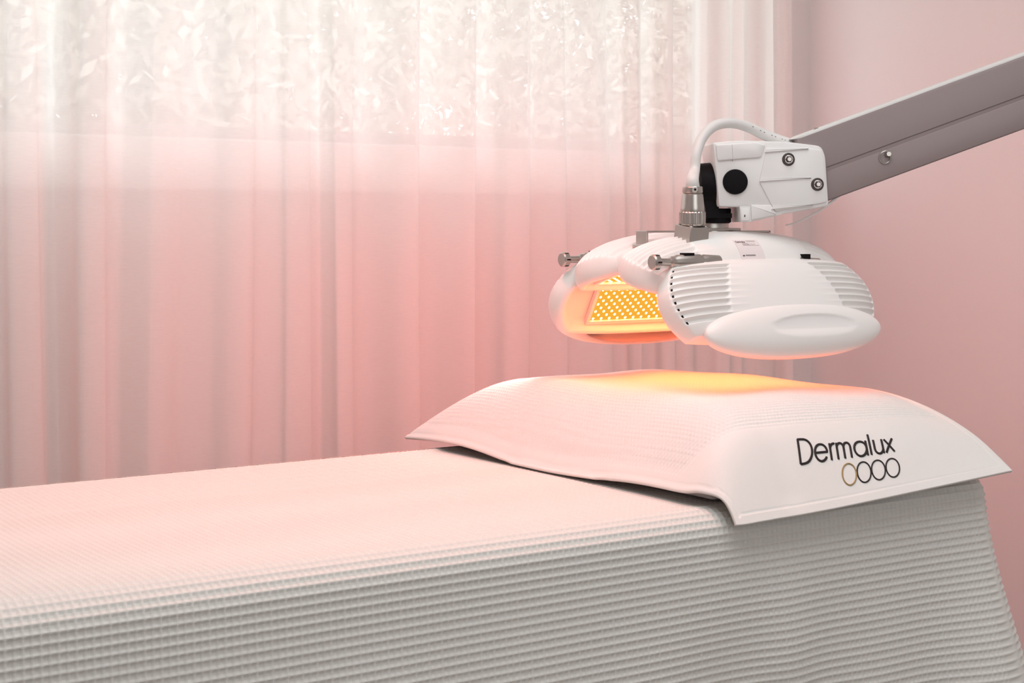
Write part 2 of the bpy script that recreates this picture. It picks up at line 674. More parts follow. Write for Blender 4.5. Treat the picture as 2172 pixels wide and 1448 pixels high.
def towel_z(x, y):
    """height of the towel lying over the pillow."""
    k = np.clip((x - 1.42) / (1.9 - 1.42), 0, 1)
    wn = .150 + .14 * k
    # left hem bends: follow the pillow edge
    left = prof((x - TX0) / .125, 2.0)
    nearp = prof((y - TY0) / wn, 2.2)
    far = prof((TY1 - y) / .19, 2.4)
    left, nearp, far = np.maximum(left, 1e-4), np.maximum(nearp, 1e-4), np.maximum(far, 1e-4)
    G = (left ** -3.0 + nearp ** -3.0 + far ** -3.0 - 2.0)
    G = np.where((left > 1e-3) & (nearp > 1e-3) & (far > 1e-3), np.maximum(G, 1.0) ** (-1 / 3.0), 0)
    hem = .7570
    front = 1 - smoothstep(TY0, 1.575, y)
    hem = hem - (.0250 - .0215 * k) * front + .0035 * k - .010 * front * np.exp(-((x - TX0 - .01) / .05) ** 2)
    lift = .005 * np.exp(-((y - 1.74) / .10) ** 2) * (1 - smoothstep(TX0, TX0 + .06, x))
    top = .116 - .012 * smoothstep(1.95, 2.3, y)
    z = hem + G * top + lift
    # rounding over the head end of the pillow
    q = np.clip((x - 1.66) / (TX1 - 1.66), 0, 1)
    z = z - .026 * q ** 2 * G
    # soft undulations
    z = z + .0012 * np.sin(x * 16 + y * 5) * G + .001 * np.sin(x * 31 - y * 22 + 1) * G
    # gentle vertical fold right of the front corner
    z = z - .004 * np.exp(-((x - 1.475) / .018) ** 2) * (1 - smoothstep(1.53, 1.60, y)) * smoothstep(TY0, TY0 + .02, y)
    return z


def towel_xy(a, c):
    """a 0..1 along the bed, c 0..1 across: hem outline with soft corners."""
    x = TX0 + (TX1 - TX0) * a
    y = TY0 + (TY1 - TY0) * c
    x = x + .022 * np.exp(-(c / .055) ** 2) * (1 - a) ** 3 + .004 * np.sin(c * 9 + .5) * (1 - a) ** 4
    y = y + .006 * (1 - a) ** 8 * (1 - c) ** 6
    return x, y


def surf_pt(x, y, off=0.0):
    e = .002
    z = float(towel_z(np.array(x), np.array(y)))
    zx = (float(towel_z(np.array(x + e), np.array(y))) - float(towel_z(np.array(x - e), np.array(y)))) / (2 * e)
    zy = (float(towel_z(np.array(x), np.array(y + e))) - float(towel_z(np.array(x), np.array(y - e)))) / (2 * e)
    n = Vector((-zx, -zy, 1)).normalized()
    return Vector((x, y, z)) + n * off, n


def build_pillow():
    xs = np.linspace(TX0 + .045, TX1 - .025, 60)
    ys = np.linspace(TY0 + .075, TY1 - .07, 70)
    X, Y = np.meshgrid(xs, ys)
    Zt = towel_z(X, Y) - .016
    a = np.sin(np.linspace(0, np.pi, 60))[None, :] ** .22 * np.sin(np.linspace(0, np.pi, 70))[:, None] ** .22
    zb = BZ + .0042
    Z = np.maximum(zb + .004, zb + (Zt - zb) * a)
    top = np.stack([X, Y, Z], -1).reshape(-1, 3)
    bot = np.stack([X, Y, np.full_like(X, zb)], -1).reshape(-1, 3)
    n = len(top)
    F = [grid_faces(70, 60), grid_faces(70, 60, off=n, flip=True)]
    side = []
    per = [j for j in range(60)] + [i * 60 + 59 for i in range(1, 70)] + [69 * 60 + j for j in range(58, -1, -1)] + [i * 60 for i in range(68, 0, -1)]
    for k in range(len(per)):
        a_, b_ = per[k], per[(k + 1) % len(per)]
        side.append((a_, a_ + n, b_ + n, b_))
    F.append(np.array(side))
    o = link_mesh('pillow', np.vstack([top, bot]), np.vstack(F), mat('pillow_cotton', (.8, .78, .76), .9))
    tag(o, 'plump pillow bulging beneath the embroidered towel', 'pillow')


build_pillow()


def build_towel():
    root = empty('towel', (TX0 + .28, 1.9, BZ), 'white waffle towel with black embroidered lettering draped over the pillow', 'towel')
    na, nc = 330, 620
    A = np.linspace(0, 1, na)
    Cc = np.linspace(0, 1, nc) ** 1.12
    AA, CC = np.meshgrid(A, Cc)
    X, Y = towel_xy(AA, CC)
    Z = towel_z(X, Y)
    P = np.stack([X, Y, Z], -1)
    N = grid_normals(P)
    # cloth coordinates measured along the surface
    du = np.linalg.norm(np.diff(P, axis=1), axis=2)
    U = np.concatenate([np.zeros((nc, 1)), np.cumsum(du, axis=1)], 1)
    dv = np.linalg.norm(np.diff(P, axis=0), axis=2)
    Vv = np.concatenate([np.zeros((1, na)), np.cumsum(dv, axis=0)], 0)
    # waffle everywhere except hems and the plain embroidered border along the near edge
    p = .0072
    cu = np.abs(((U / p) % 1.0) - .5) * 2
    cv = np.abs(((Vv / p) % 1.0) - .5) * 2
    rib = np.maximum(smoothstep(.4, .95, cu) * .85, smoothstep(.35, .95, cv)) - 1
    frontzone = 1 - smoothstep(.045, .075, U)            # left face keeps its waffle down to the hem
    border = smoothstep(.128, .140, Vv + 0 * U)
    plain_left = smoothstep(.020, .032, U)
    Uend = U[:, -1:]
    plain_right = smoothstep(.02, .03, Uend - U)
    Vend = Vv[-1:, :]
    plain_far = smoothstep(.02, .03, Vend - Vv)
    m = border * plain_left * plain_right * plain_far
    disp = rib * .0021 * m
    # hem: double cloth, edge rolled and a stitched groove
    dist = np.minimum(np.minimum(U, Vv * 1.0), np.minimum(Uend - U, Vend - Vv))
    hemw = np.where(Vv < U, .0135, .0085)
    disp = disp + .0012 * (1 - smoothstep(hemw - .001, hemw, dist)) - .0011 * np.exp(-((dist - hemw - .0006) / .0009) ** 2)
    P = P + N * disp[..., None]
    F = grid_faces(nc, na)
    o = link_mesh('towel_cloth', P.reshape(-1, 3), F, M_TOWEL, root)
    s_ = o.modifiers.new('thickness', 'SOLIDIFY')
    s_.thickness = .0042
    s_.offset = -1
    keep(root, o)
    return root


towel = build_towel()

# --- lettering as single strokes; unit = x-height
def arc(cx, cy, rx, ry, a0, a1, n=20):
    return [(cx + rx * math.cos(math.radians(a0 + (a1 - a0) * i / n)), cy + ry * math.sin(math.radians(a0 + (a1 - a0) * i / n))) for i in range(n + 1)]


def line(a, b, n=6):
    return [(a[0] + (b[0] - a[0]) * i / n, a[1] + (b[1] - a[1]) * i / n) for i in range(n + 1)]


def dermalux():
    S = []
    x = 0.0
    S.append(line((0, 0), (0, 1.42)))
    S.append([(0, 1.42), (.16, 1.42), (.3, 1.41)] + arc(.34, .71, .62, .70, 88, -88, 28) + [(.3, 0), (.16, 0), (0, 0)])
    x = 1.62
    S.append(line((x - .44, .50), (x + .46, .50)) + arc(x, .5, .46, .5, 2, 322, 34))
    x = 2.34
    S.append(line((x, 0), (x, 1.0)))
    S.append(arc(x + .34, .62, .34, .38, 180, 88, 10))
    x = 2.86
    S.append(line((x, 0), (x, 1.0)))
    S.append(line((x, 0.45), (x, .64), 3) + arc(x + .26, .66, .26, .34, 180, 0, 16) + line((x + .52, .64), (x + .52, 0)))
    S.append(line((x + .52, 0.45), (x + .52, .64), 3) + arc(x + .78, .66, .26, .34, 180, 0, 16) + line((x + 1.04, .64), (x + 1.04, 0)))
    x = 4.68
    S.append(arc(x, .5, .48, .5, 0, 360, 36))
    S.append(line((x + .49, 0), (x + .49, 1.0)))
    x = 5.46
    S.append(line((x, 0), (x, 1.5), 8))
    x = 5.80
    S.append(line((x, 1.0), (x, .38)) + arc(x + .33, .36, .33, .36, 180, 360, 18) + line((x + .66, .38), (x + .66, 1.0)))
    S.append(line((x + .66, .4), (x + .66, 0), 3))
    x = 6.66
    S.append(line((x, 1.0), (x + .66, 0)))
    S.append(line((x + .66, 1.0), (x, 0)))
    return S, 7.32


STROKES, SW = dermalux()
RINGS = [(3.50, -.905), (4.64, -.94), (5.77, -.98), (6.91, -1.02)]
# lettering frame on the towel: origin (x, y) of the D foot, direction along the bed, direction up the slope
TO, TE1, TE2 = (1.5111, 1.5403), (0.02597, 0.00078), (0.0111, 0.0158)


def towel_stroke(mb, pts, r):
    base = []
    for (u, v) in pts:
        x = TO[0] + TE1[0] * u + TE2[0] * v
        y = TO[1] + TE1[1] * u + TE2[1] * v
        base.append((x, y))
    P, N = [], []
    for (x, y) in base:
        p, n = surf_pt(x, y, .0006)
        P.append(p)
        N.append(n)
    vs, fs = [], []
    for i, p in enumerate(P):
        d = (P[min(i + 1, len(P) - 1)] - P[max(i - 1, 0)]).normalized()
        e1 = N[i].cross(d).normalized()
        for k in range(8):
            a = 2 * math.pi * k / 8
            vs.append(p + e1 * math.cos(a) * r + N[i] * math.sin(a) * min(r, .0013))
    for j in range(len(P) - 1):
        for k in range(8):
            a, b_ = j * 8 + k, j * 8 + (k + 1) % 8
            fs.append((a, b_, b_ + 8, a + 8))
    fs.append(tuple(range(8)))
    fs.append(tuple((len(P) - 1) * 8 + k for k in reversed(range(8))))
    mb.add(vs, fs)


mb = MB()
for st in STROKES:
    towel_stroke(mb, st, .0018)
o = mb.build('embroidered_lettering', M_BLKTHREAD, towel)
o['label'] = 'black embroidered lettering'
keep(towel, o)
for i, (cx_, cy_) in enumerate(RINGS):
    mb = MB()
    towel_stroke(mb, arc(cx_, cy_, .53, .58, 0, 360, 40), .0011)
    o = mb.build('embroidered_ring', M_GOLDTHREAD if i == 0 else M_BLKTHREAD, towel)
    o['label'] = 'gold embroidered ring' if i == 0 else 'black embroidered ring'
    keep(towel, o)

# ---------------------------------------------------------------- light therapy lamp
LX, LY = 1.640, 1.880
lamp = empty('light_therapy_lamp', (2.46, 1.385, 0), 'white light therapy lamp with glowing LED panels on a grey arm over the pillow', 'therapy lamp')


def P_(o):
    keep(lamp, o)
    return o


class Frame:
    """local (x along the bed, w across the panel, n out of the panel) -> world"""

    def __init__(self, c, deg, mirror=False, yaw=0.0):
        t = math.radians(deg)
        self.c = Vector(c)
        self.X = Vector((1, 0, 0))
        self.W = Vector((0, math.cos(t), math.sin(t)))
        self.N = Vector((0, -math.sin(t), math.cos(t)))
        self.m = mirror

    def __call__(self, p):
        q = self.c + self.X * p[0] + self.W * p[1] + self.N * p[2]
        if self.m:
            q = Vector((q.x, 2 * LY - q.y, q.z))
        return q

    def arr(self, A):
        q = np.array(self.c)[None] + A[:, :1] * np.array(self.X) + A[:, 1:2] * np.array(self.W) + A[:, 2:3] * np.array(self.N)
        if self.m:
            q[:, 1] = 2 * LY - q[:, 1]
        return q


def panel(fr, W, hl, dome, skirt, vents, board, name, na=330, nb=190, rowdir=1, dent=0.0, pa=3.2, pb=2.6, holes=True):
    """one lens-shaped lamp head: vented domed shell, rolled rim, open underside with its LED board."""
    a = np.sin(np.linspace(-np.pi / 2, np.pi / 2, na)) * .25 + np.linspace(-1, 1, na) * .75
    b_ = np.linspace(-1, 1, nb)
    A, B = np.meshgrid(a, b_)
    X = A * hl(B)
    Wd = B * W / 2 * (1 - .10 * np.abs(A) ** 3)
    ha = np.maximum(1 - np.abs(A) ** pa, 0) ** .5
    hb = np.maximum(1 - np.abs(B) ** pb, 0) ** .5
    H = dome * ha * hb
    # louvre slots
    v0, v1, per, a0, slant, dep = vents
    ph = (Wd - v0) / per
    inband = smoothstep(v0, v0 + .0015, Wd) * (1 - smoothstep(v1 - .0015, v1, Wd))
    saw = (ph % 1.0)
    prof_ = smoothstep(.0, .22, saw) * (1 - smoothstep(.45, 1.0, saw))
    inner = a0 + slant * (Wd - v0) / (v1 - v0)
    along = smoothstep(inner, inner + .035, np.abs(A)) * (1 - smoothstep(.965, .992, np.abs(A)))
    G = prof_ * along * inband
    faint = prof_ * inband * smoothstep(inner - .22, inner, np.abs(A)) * .10
    H = H - dep * G - dep * faint
    P = np.stack([X, Wd, H], -1)
    vs = [P.reshape(-1, 3)]
    F = [grid_faces(nb, na)]
    gm = (G > .85) & (np.abs(A) > .950) & (A < 0) & holes
    gf = gm[:-1, :-1] & gm[1:, 1:]
    mi = [np.where(gf.reshape(-1), 1, 0)]
    # skirt
    per_i = [j for j in range(na)] + [i * na + na - 1 for i in range(1, nb)] + [(nb - 1) * na + j for j in range(na - 2, -1, -1)] + [i * na for i in range(nb - 2, 0, -1)]
    loop = P.reshape(-1, 3)[per_i]
    rings = [(1.004, 1.006, -.2), (1.006, 1.008, -.5), (.998, .995, -.8), (.980, .965, -1.0), (.955, .92, -1.02), (.935, .875, -.92), (.90, .80, -.65), (.85, .66, -.45)]
    if dent:
        rings[-1] = (.85, .62, -.45)
    base = len(vs[0])
    n = len(loop)
    prev = np.array(per_i)
    k0 = base
    for (sx, sw, sn) in rings:
        r_ = loop.copy()
        r_[:, 0] *= sx
        r_[:, 1] *= sw
        r_[:, 2] = sn * skirt
        vs.append(r_)
        cur = np.arange(k0, k0 + n)
        f = np.stack([prev, cur, np.roll(cur, -1), np.roll(prev, -1)], 1)
        F.append(f)
        mi.append(np.zeros(len(f), int))
        prev = cur
        k0 += n
    # inner floor of the recess
    vs.append(np.array([[0, 0, -.45 * skirt]]))
    allv = np.vstack(vs)
    # last ring to centre as quads (degenerate-free fan by pairs)
    fan = []
    for i in range(0, n - 1, 2):
        fan.append((prev[i], k0, prev[(i + 2) % n], prev[i + 1]))
    fan = np.array(fan)[:, ::1]
    F.append(fan)
    mi.append(np.zeros(len(fan), int))
    F = np.vstack(F)
    if fr.m:
        F = F[:, ::-1]
    o = link_mesh(name, fr.arr(allv), F, M_PLASTIC, lamp, mats=[M_PLASTIC, M_BLACK], midx=np.concatenate(mi))
    P_(o)
    # LED board
    bl, bw, bx, bwc = board
    zb = -.45 * skirt - .0015
    mbd = MB()
    mbd.box((bx - bl / 2, bwc - bw / 2, zb - .002), (bx + bl / 2, bwc + bw / 2, zb), fr, 0)
    px, pw = .0165, .0068
    nw = int(bw / pw)
    nx = int(bl / px)
    for j in range(nw):
        for i in range(nx):
            x = bx - bl / 2 + (i + .5 + (.5 if j % 2 else 0)) * px
            y = bwc - bw / 2 + (j + .5) * pw
            if x > bx + bl / 2 - .002:
                continue
            ring = [fr((x + .0023 * math.cos(t * math.pi / 3), y + .0023 * math.sin(t * math.pi / 3), zb - .0024)) for t in range(6)]
            ring.append(fr((x, y, zb - .0042)))
            fs = [((t + 1) % 6, t, 6) for t in range(6)]
            mbd.add(ring, fs, 1)
    lb = mbd.build('led_board', None, o, smooth=False, mats=[M_BOARD, M_LED])
    lb['label'] = 'glowing amber LED board'
    # board frame lip
    lip = MB()
    for (x0_, x1_, y0_, y1_) in ((bx - bl / 2 - .006, bx + bl / 2 + .006, bwc - bw / 2 - .006, bwc - bw / 2), (bx - bl / 2 - .006, bx + bl / 2 + .006, bwc + bw / 2, bwc + bw / 2 + .006),
                                 (bx - bl / 2 - .006, bx - bl / 2, bwc - bw / 2, bwc + bw / 2), (bx + bl / 2, bx + bl / 2 + .006, bwc - bw / 2, bwc + bw / 2)):
        lip.box((x0_, y0_, zb - .006), (x1_, y1_, zb + .001), fr)
    lp = lip.build('board_frame', M_PLASTIC, o, smooth=False)
    return o, P


def hl_center(B):
    return .205 * (1 - .10 * B ** 2 - .02 * np.abs(B) ** 6)


def hl_wing(B):
    # B = +1 hinge side, -1 outer side
    return .206 * (1 - .16 * np.clip(B, 0, 1) ** 2 - .13 * np.clip(-B, 0, 1) ** 2.2)


FB = Frame((LX + .004, LY - .058, 1.056), 16)
FC = Frame((LX + .004, LY - .058, 1.056), 16, mirror=True)
FA = Frame((LX + .010, LY - .141, 1.011), 60)
FD = Frame((LX + .004, LY - .141, 1.011), 60, mirror=True)

for fr in (FB, FC):
    panel(fr, .118, hl_center, .053, .026, (-.046, .050, .0100, .56, -.10, .0050), (.30, .082, 0, 0), 'centre_light_panel', pa=2.3, pb=2.2, holes=False)
grips = []
for fr in (FA, FD):
    o, _ = panel(fr, .128, hl_wing, .026, .030, (-.042, .050, .0106, .58, -.16, .0052), (.28, .084, .012, .000), 'wing_light_panel')
    # grip: long lens with a finger hollow
    na, nb = 120, 60
    a = np.linspace(0, 2 * np.pi, na, endpoint=False)
    vs = []
    nr = 40
    for j in range(nr + 1):
        q = math.sin(math.pi / 2 * j / nr)
        for t in a:
            ct, st = math.cos(t), math.sin(t)
            x = .178 * q * np.sign(ct) * abs(ct) ** .86
            w_ = .0405 * q * st
            z = .022 * (1 - q ** 2.4) ** .5 if q < 1 else 0
            # finger hollow
            hx_, hw_ = (x - .022) / .088, (w_ + .002) / .018
            rr = hx_ ** 2 + hw_ ** 2
            z -= .0050 * max(0, 1 - rr) ** .6 * (1.0 if hw_ > -.2 else max(0, 1 + (hw_ + .2) * 1.2))
            vs.append((x + .010, w_, z))
    for (s1, z1) in ((.995, -.006), (.97, -.012), (.90, -.017), (.75, -.020)):
        for t in a:
            ct, st = math.cos(t), math.sin(t)
            vs.append((.178 * s1 * np.sign(ct) * abs(ct) ** .86 + .010, .0405 * s1 * st, z1))
    fs = []
    rows = nr + 1 + 4
    for j in range(rows - 1):
        for i in range(na):
            p0, p1 = j * na + i, j * na + (i + 1) % na
            fs.append((p0, p0 + na, p1 + na, p1))
    fs.append(tuple((rows - 1) * na + i for i in range(na)))
    fs = [tuple(reversed(f)) for f in fs] if fr.m else fs
    th = math.radians(-6)
    vv = [fr((x - .001, -.0615 + w_ * math.cos(th) - 0, .010 + z + w_ * math.sin(th) * -1)) for x, w_, z in vs]
    g = link_mesh('grip', vv, [tuple(reversed(f)) for f in fs], M_PLASTIC, o)

# hinges between centre panels and wings: plunger pin with knob, barrel, bracket leaf
for mir in (False, True):
    def hy(y):
        return 2 * LY - y if mir else y
    for end in (-1, 1):
        y0, z0 = hy(LY - .112), 1.066
        h = MB()
        if end < 0:
            xs0 = LX - .203
            h.lathe((xs0, y0, z0), (1, 0, 0), [(0, .0095), (.002, .0115), (.010, .0115), (.013, .0075), (.016, .0055), (.034, .0055), (.036, .0085), (.042, .0085), (.046, .0105), (.090, .0110), (.092, .0094), (.095, .0094), (.098, .0105), (.128, .0090)], 28)
            h.box((xs0 + .058, y0 - .006, z0 + .008), (xs0 + .076, y0 + .006, z0 + .013), mi=1)
            for k in range(6):
                a = k * math.pi / 3
                h.lathe((xs0 + .003, y0 + .0108 * math.cos(a), z0 + .0108 * math.sin(a)), (1, 0, 0), [(0, .0014), (.007, .0014)], 6, mi=1)
        else:
            xs0 = LX + .092
            h.lathe((xs0, y0, z0 - .004), (1, 0, -.05), [(0, .0070), (.004, .0085), (.040, .0085), (.044, .0060), (.056, .0060)], 24)
            h.box((xs0 + .004, y0 - .006, z0 + .001), (xs0 + .018, y0 + .006, z0 + .009), mi=1)
        hh = h.build('hinge_pin', M_STEEL, lamp, mats=[M_STEEL, M_BLACK])
        hh['label'] = 'polished steel hinge pin'
        P_(hh)

# carrying bar across the two centre panels
b = MB()
zt = 1.1085
b.box((LX - .130, LY - .013, zt), (LX + .125, LY + .013, zt + .003))
b.box((LX - .133, LY - .013, zt - .022), (LX - .129, LY + .013, zt + .003))
b.box((LX + .121, LY - .013, zt - .022), (LX + .125, LY + .013, zt + .003))
b.box((LX - .140, LY - .013, zt - .022), (LX - .129, LY + .013, zt - .018))
b.box((LX + .121, LY - .013, zt - .022), (LX + .140, LY + .013, zt - .018))
o = P_(b.build('steel_bracket', M_STEEL, lamp, smooth=False))
bevel(o, .0008, 2)
# mounting plate under the pivot foot
b = MB()
b.box((LX - .030, LY - .030, zt + .003), (LX + .045, LY + .030, zt + .007))
b.lathe((LX + .006, LY, zt - .004), (0, 0, 1), [(0, .03), (.02, .03)], 36)
o = P_(b.build('mounting_plate', M_STEEL, lamp))
bevel(o, .0006, 2)

# cable connector on the front centre panel (panel frame FB)
NB = FB.N
base = FB((-.094, .003, .0435))
FK = Frame(base, 8)
b = MB().box((-.0185, -.0185, -.004), (.0185, .0185, .0205), FK)
for sx in (-1, 1):
    for sy in (-1, 1):
        b.lathe(FK((sx * .0140, sy * .0140, .0195)), FK.N, [(0, .0030), (.0022, .0030), (.003, .0020)], 12)
o = P_(b.build('connector_block', M_STEEL, lamp))
bevel(o, .0009, 2)
AXK = Vector((-.035, -.05, 1)).normalized()
c0 = FK((0, 0, .0205))
b = MB()
b.lathe(c0, AXK, [(0, .0165), (.0015, .0178), (.0035, .0192)], 80)
b.lathe(c0 + AXK * .0030, AXK, [(0, .0190), (.0010, .0202), (.0175, .0202), (.0190, .0188)], 88, rib=1, ribd=.0011)
o = P_(b.build('knurled_collar', M_STEEL, lamp))
b = MB().lathe(c0 + AXK * .0215, AXK, [(0, .0182), (.0015, .0186), (.006, .0180), (.024, .0162), (.0265, .0158), (.0275, .0146)], 64)
P_(b.build('connector_barrel', M_STEEL, lamp))
b = MB().lathe(c0 + AXK * .0500, AXK, [(-.002, .0125), (0, .0150), (.0010, .0155), (.0085, .0152), (.0095, .0142)], 48)
cp = c0 + AXK * .0545
dcam = Vector((-.559, -.829, 0))
b.lathe(cp + dcam * .0135 + Vector((.829, -.559, 0)) * .002, dcam, [(0, .0050), (.0025, .0050), (.0032, .0040)], 18)
b.lathe(cp + dcam * .0165 + Vector((.829, -.559, 0)) * .002, dcam, [(0, .0022), (.0006, .0018)], 6, mi=1)
P_(b.build('clamp_ring', M_STEEL, lamp, mats=[M_STEEL, M_BLACK]))
cable_start = c0 + AXK * .0575

# --- arm frame: origin at the pivot, R along the arm's plan direction, U up, N to the room side
ad = math.radians(5)
Rv = Vector((.829 * math.cos(ad) + .559 * math.sin(ad), -.559 * math.cos(ad) + .829 * math.sin(ad), 0))
Nv = Vector((Rv.y, -Rv.x, 0))
OR = Vector((1.645, 1.857, 1.177))
K = .000741


def AF(p):
    return OR + Rv * p[0] + Vector((0, 0, 1)) * p[1] + Nv * p[2]


def q(x, y):
    """drawing units of the arm assembly (1 unit = .74 mm, origin 1525/400, y down)"""
    return ((x - 1525) * K, (400 - y) * K)


def qh(x, y, n=.043):
    """the same for outlines measured on a face standing n in front of the drawing plane"""
    f = 1 - n / 2.46
    return q(1086 + (x - 1086) * f, 480 + (y - 480) * f)


def rnd(poly, r, seg=4):
    """round the corners of a polygon"""
    out = []
    n = len(poly)
    for i in range(n):
        a, b_, c = Vector(poly[i - 1]), Vector(poly[i]), Vector(poly[(i + 1) % n])
        rr = r[i] if isinstance(r, (list, tuple)) else r
        d1, d2 = (a - b_), (c - b_)
        rr = min(rr, d1.length * .45, d2.length * .45)
        if rr < 1e-5:
            out.append(tuple(b_))
            continue
        p0, p1 = b_ + d1.normalized() * rr, b_ + d2.normalized() * rr
        for k in range(seg + 1):
            t = k / seg
            out.append(tuple(p0 * (1 - t) ** 2 + b_ * 2 * t * (1 - t) + p1 * t * t))
    return out


def ccw(poly):
    s_ = sum(poly[i - 1][0] * poly[i][1] - poly[i][0] * poly[i - 1][1] for i in range(len(poly)))
    return poly if s_ > 0 else list(reversed(poly))


HD = .043   # half depth of the housing
fr_flip = AF
# pivot: black disc seen edge on, and black foot on the lamp plate
b = MB()
b.lathe(AF((q(1474, 0)[0], q(0, 392)[1], .002)), Rv, [(0, .026), (.003, .0335), (.022, .0350), (.030, .0350), (.034, .031)], 56)
b.prism(ccw([q(1484, 392), q(1514, 392), q(1518, 452), q(1545, 452), q(1545, 462), q(1490, 462)]), -.026, .026, AF)
b.lathe(OR + Rv * ((1520 - 1525) * K) + Vector((0, 0, (400 - 473) * K)), (0, 0, 1), [(0, .0195), (.002, .0225), (.0225, .0225), (.0235, .0215)], 48)
P_(b.build('pivot_bracket', M_BLACK, lamp))

# white joint housing
main = [qh(1506, 302), qh(1560, 297), qh(1665, 299), qh(1742, 308), qh(1751, 330), qh(1758, 436), qh(1650, 455), qh(1632, 439), qh(1520, 438), qh(1512, 350)]
b = MB()
b.prism(ccw(rnd(main, [.004, .01, .01, .009, .006, .005, .003, .003, .004, .01])), -HD, HD, AF, bev=.0030)
b.prism(ccw([qh(1564, 434), qh(1656, 434), qh(1656, 454), qh(1588, 470), qh(1567, 470)]), -HD + .001, HD - .0006, AF, bev=.0010)
# raised side plate carrying the bolts, and stiffening ribs
plate = [qh(1621, 318), qh(1700, 312), qh(1741, 316), qh(1747, 335), qh(1753, 428), qh(1640, 448), qh(1606, 385)]
b.prism(ccw(rnd(plate, .004)), HD - .002, HD + .0022, AF, bev=.0016)
for (xa, ya, xb, yb, h_) in ((1619, 322, 1712, 314, 6), (1607, 384, 1718, 376, 6), (1632, 443, 1722, 433, 6)):
    b.prism(ccw([qh(xa, ya), qh(xb, yb), qh(xb, yb + 1.0), qh(xa + 3, ya - h_)]), HD - .001, HD + .0042, AF)
# the cover cap in front: shoulders with a joint line
b.prism(ccw(rnd([qh(1516, 341), qh(1610, 333), qh(1620, 306), qh(1598, 301), qh(1512, 306)], .003)), HD - .002, HD + .0028, AF, bev=.0022)
b.prism(ccw(rnd([qh(1588, 434), qh(1632, 434), qh(1644, 455), qh(1590, 467)], .002)), HD - .002, HD + .0024, AF, bev=.0016)
hs = P_(b.build('joint_housing', M_PLASTIC2, lamp))
sm = MB()
sm.prism(ccw([qh(1546.8, 306), qh(1547.5, 306), qh(1549.2, 341), qh(1548.5, 341)]), HD, HD + .0030, AF)
sj = sm.build('joint_line', mat('joint_gap', (.45, .43, .42), .8), hs, smooth=False)
# round black cap
b = MB().lathe(AF((*qh(1554.5, 385), HD - .001)), Nv, [(0, .0195), (.003, .0195), (.0045, .0185), (.0052, .015)], 56)
o = b.build('black_cap', M_BLACK, hs)
o['label'] = 'round black cap'
for (bx_, by_) in ((1669, 337), (1732, 390)):
    b = MB()
    c = AF((*qh(bx_, by_), HD + .0020))
    b.lathe(c, Nv, [(0, .0100), (.0010, .0100), (.0016, .0092), (.0008, .0088)], 40, mi=1)  # dark disc painted in for the shaded recess around the bolt
    b.lathe(c, Nv, [(0, .0066), (.0028, .0066), (.0034, .0060)], 30)
    b.lathe(c, Nv, [(.003, .0055), (.0060, .0052), (.0066, .0044)], 6, mi=1)
    b.lathe(c, Nv, [(.0062, .0034), (.0076, .0031)], 20)
    o = b.build('bolt', M_STEEL, hs, mats=[M_STEEL, M_BOLTDARK])
    o['label'] = 'steel hex bolt'
# tab window under the cap
b = MB().prism(ccw([qh(1566, 441), qh(1585, 441), qh(1585, 467), qh(1568, 467)]), HD - .0005, HD + .0006, AF, bev=.0004)
b.prism(ccw([qh(1574, 456), qh(1576, 454), qh(1576, 460), qh(1574, 459)]), HD + .0006, HD + .0011, AF, mi=1)
b.build('release_tab', None, hs, mats=[M_PLASTIC, M_BLACK])

# long spring arm: folded profile, top cap, seam, going on past the frame to the stand column
sl = -.3660
def ay(x, y0=284.5):
    return y0 + (x - 1710) * sl
XE = 2700
arm = MB()
top0, bot0 = 284.5, 433.5
arm.prism(ccw([q(1680, ay(1680)), q(XE, ay(XE)), q(XE, ay(XE) + 149), q(1740, ay(1740) + 149), q(1700, ay(1700) + 110)]), -.033, .033, AF, bev=.0065)
armo = P_(arm.build('spring_arm', M_ARM, lamp))
s2 = MB()
s2.prism(ccw([q(1672, 296), q(1700, ay(1700) - 4), q(XE, ay(XE) - 4), q(XE, ay(XE) + 9), q(1700, ay(1700) + 9)]), -.026, .0300, AF, bev=.003)
P_(s2.build('arm_top_cover', mat('light_grey_cover', (.66, .64, .62), .4), lamp))
s3 = MB()
s3.prism(ccw([q(1745, 354.5), q(XE, 354.5 + (XE - 1745) * -.3625), q(XE, 356.2 + (XE - 1745) * -.3625), q(1745, 356.2)]), .0325, .0333, AF)
s3o = s3.build('arm_seam', M_SEAM, armo, smooth=False)
s3o['label'] = 'dark seam line along the arm'
s4 = MB()
s4.prism(ccw([q(1745, 363), q(XE, 363 + (XE - 1745) * -.3625), q(XE, 431 + (XE - 1745) * -.3640), q(1745, 427)]), .030, .0342, AF, bev=.0030)
s4o = s4.build('arm_lower_cover', M_ARM, armo)
# ring pin and small screws
b = MB()
rc_ = AF((q(1870, 0)[0], q(0, 334)[1], .0375))
pts = []
for k in range(25):
    a = 2 * math.pi * k / 24
    pts.append(rc_ + Rv * (.0088 * math.cos(a)) + Vector((0, 0, .0095 * math.sin(a))) + Nv * (.002 * math.sin(a * 1)))
b.tube(pts, .0010, 8)
b.lathe(AF((q(1876, 0)[0], q(0, 327)[1], .033)), Nv, [(0, .0052), (.004, .0052), (.007, .0036), (.009, .0036)], 16)
o = b.build('ring_pin', M_STEEL, armo)
o['label'] = 'steel pin with a split ring'
for (sx_, sy_, up) in ((1731, 274, 1), (1790, 408, -1)):
    b = MB().lathe(AF((q(sx_, 0)[0], q(0, sy_)[1], 0.012)), (0.0, 0, up), [(-.003, .0042), (.0016, .0042), (.0030, .0026)], 14)
    b.build('screw', M_STEEL, armo)

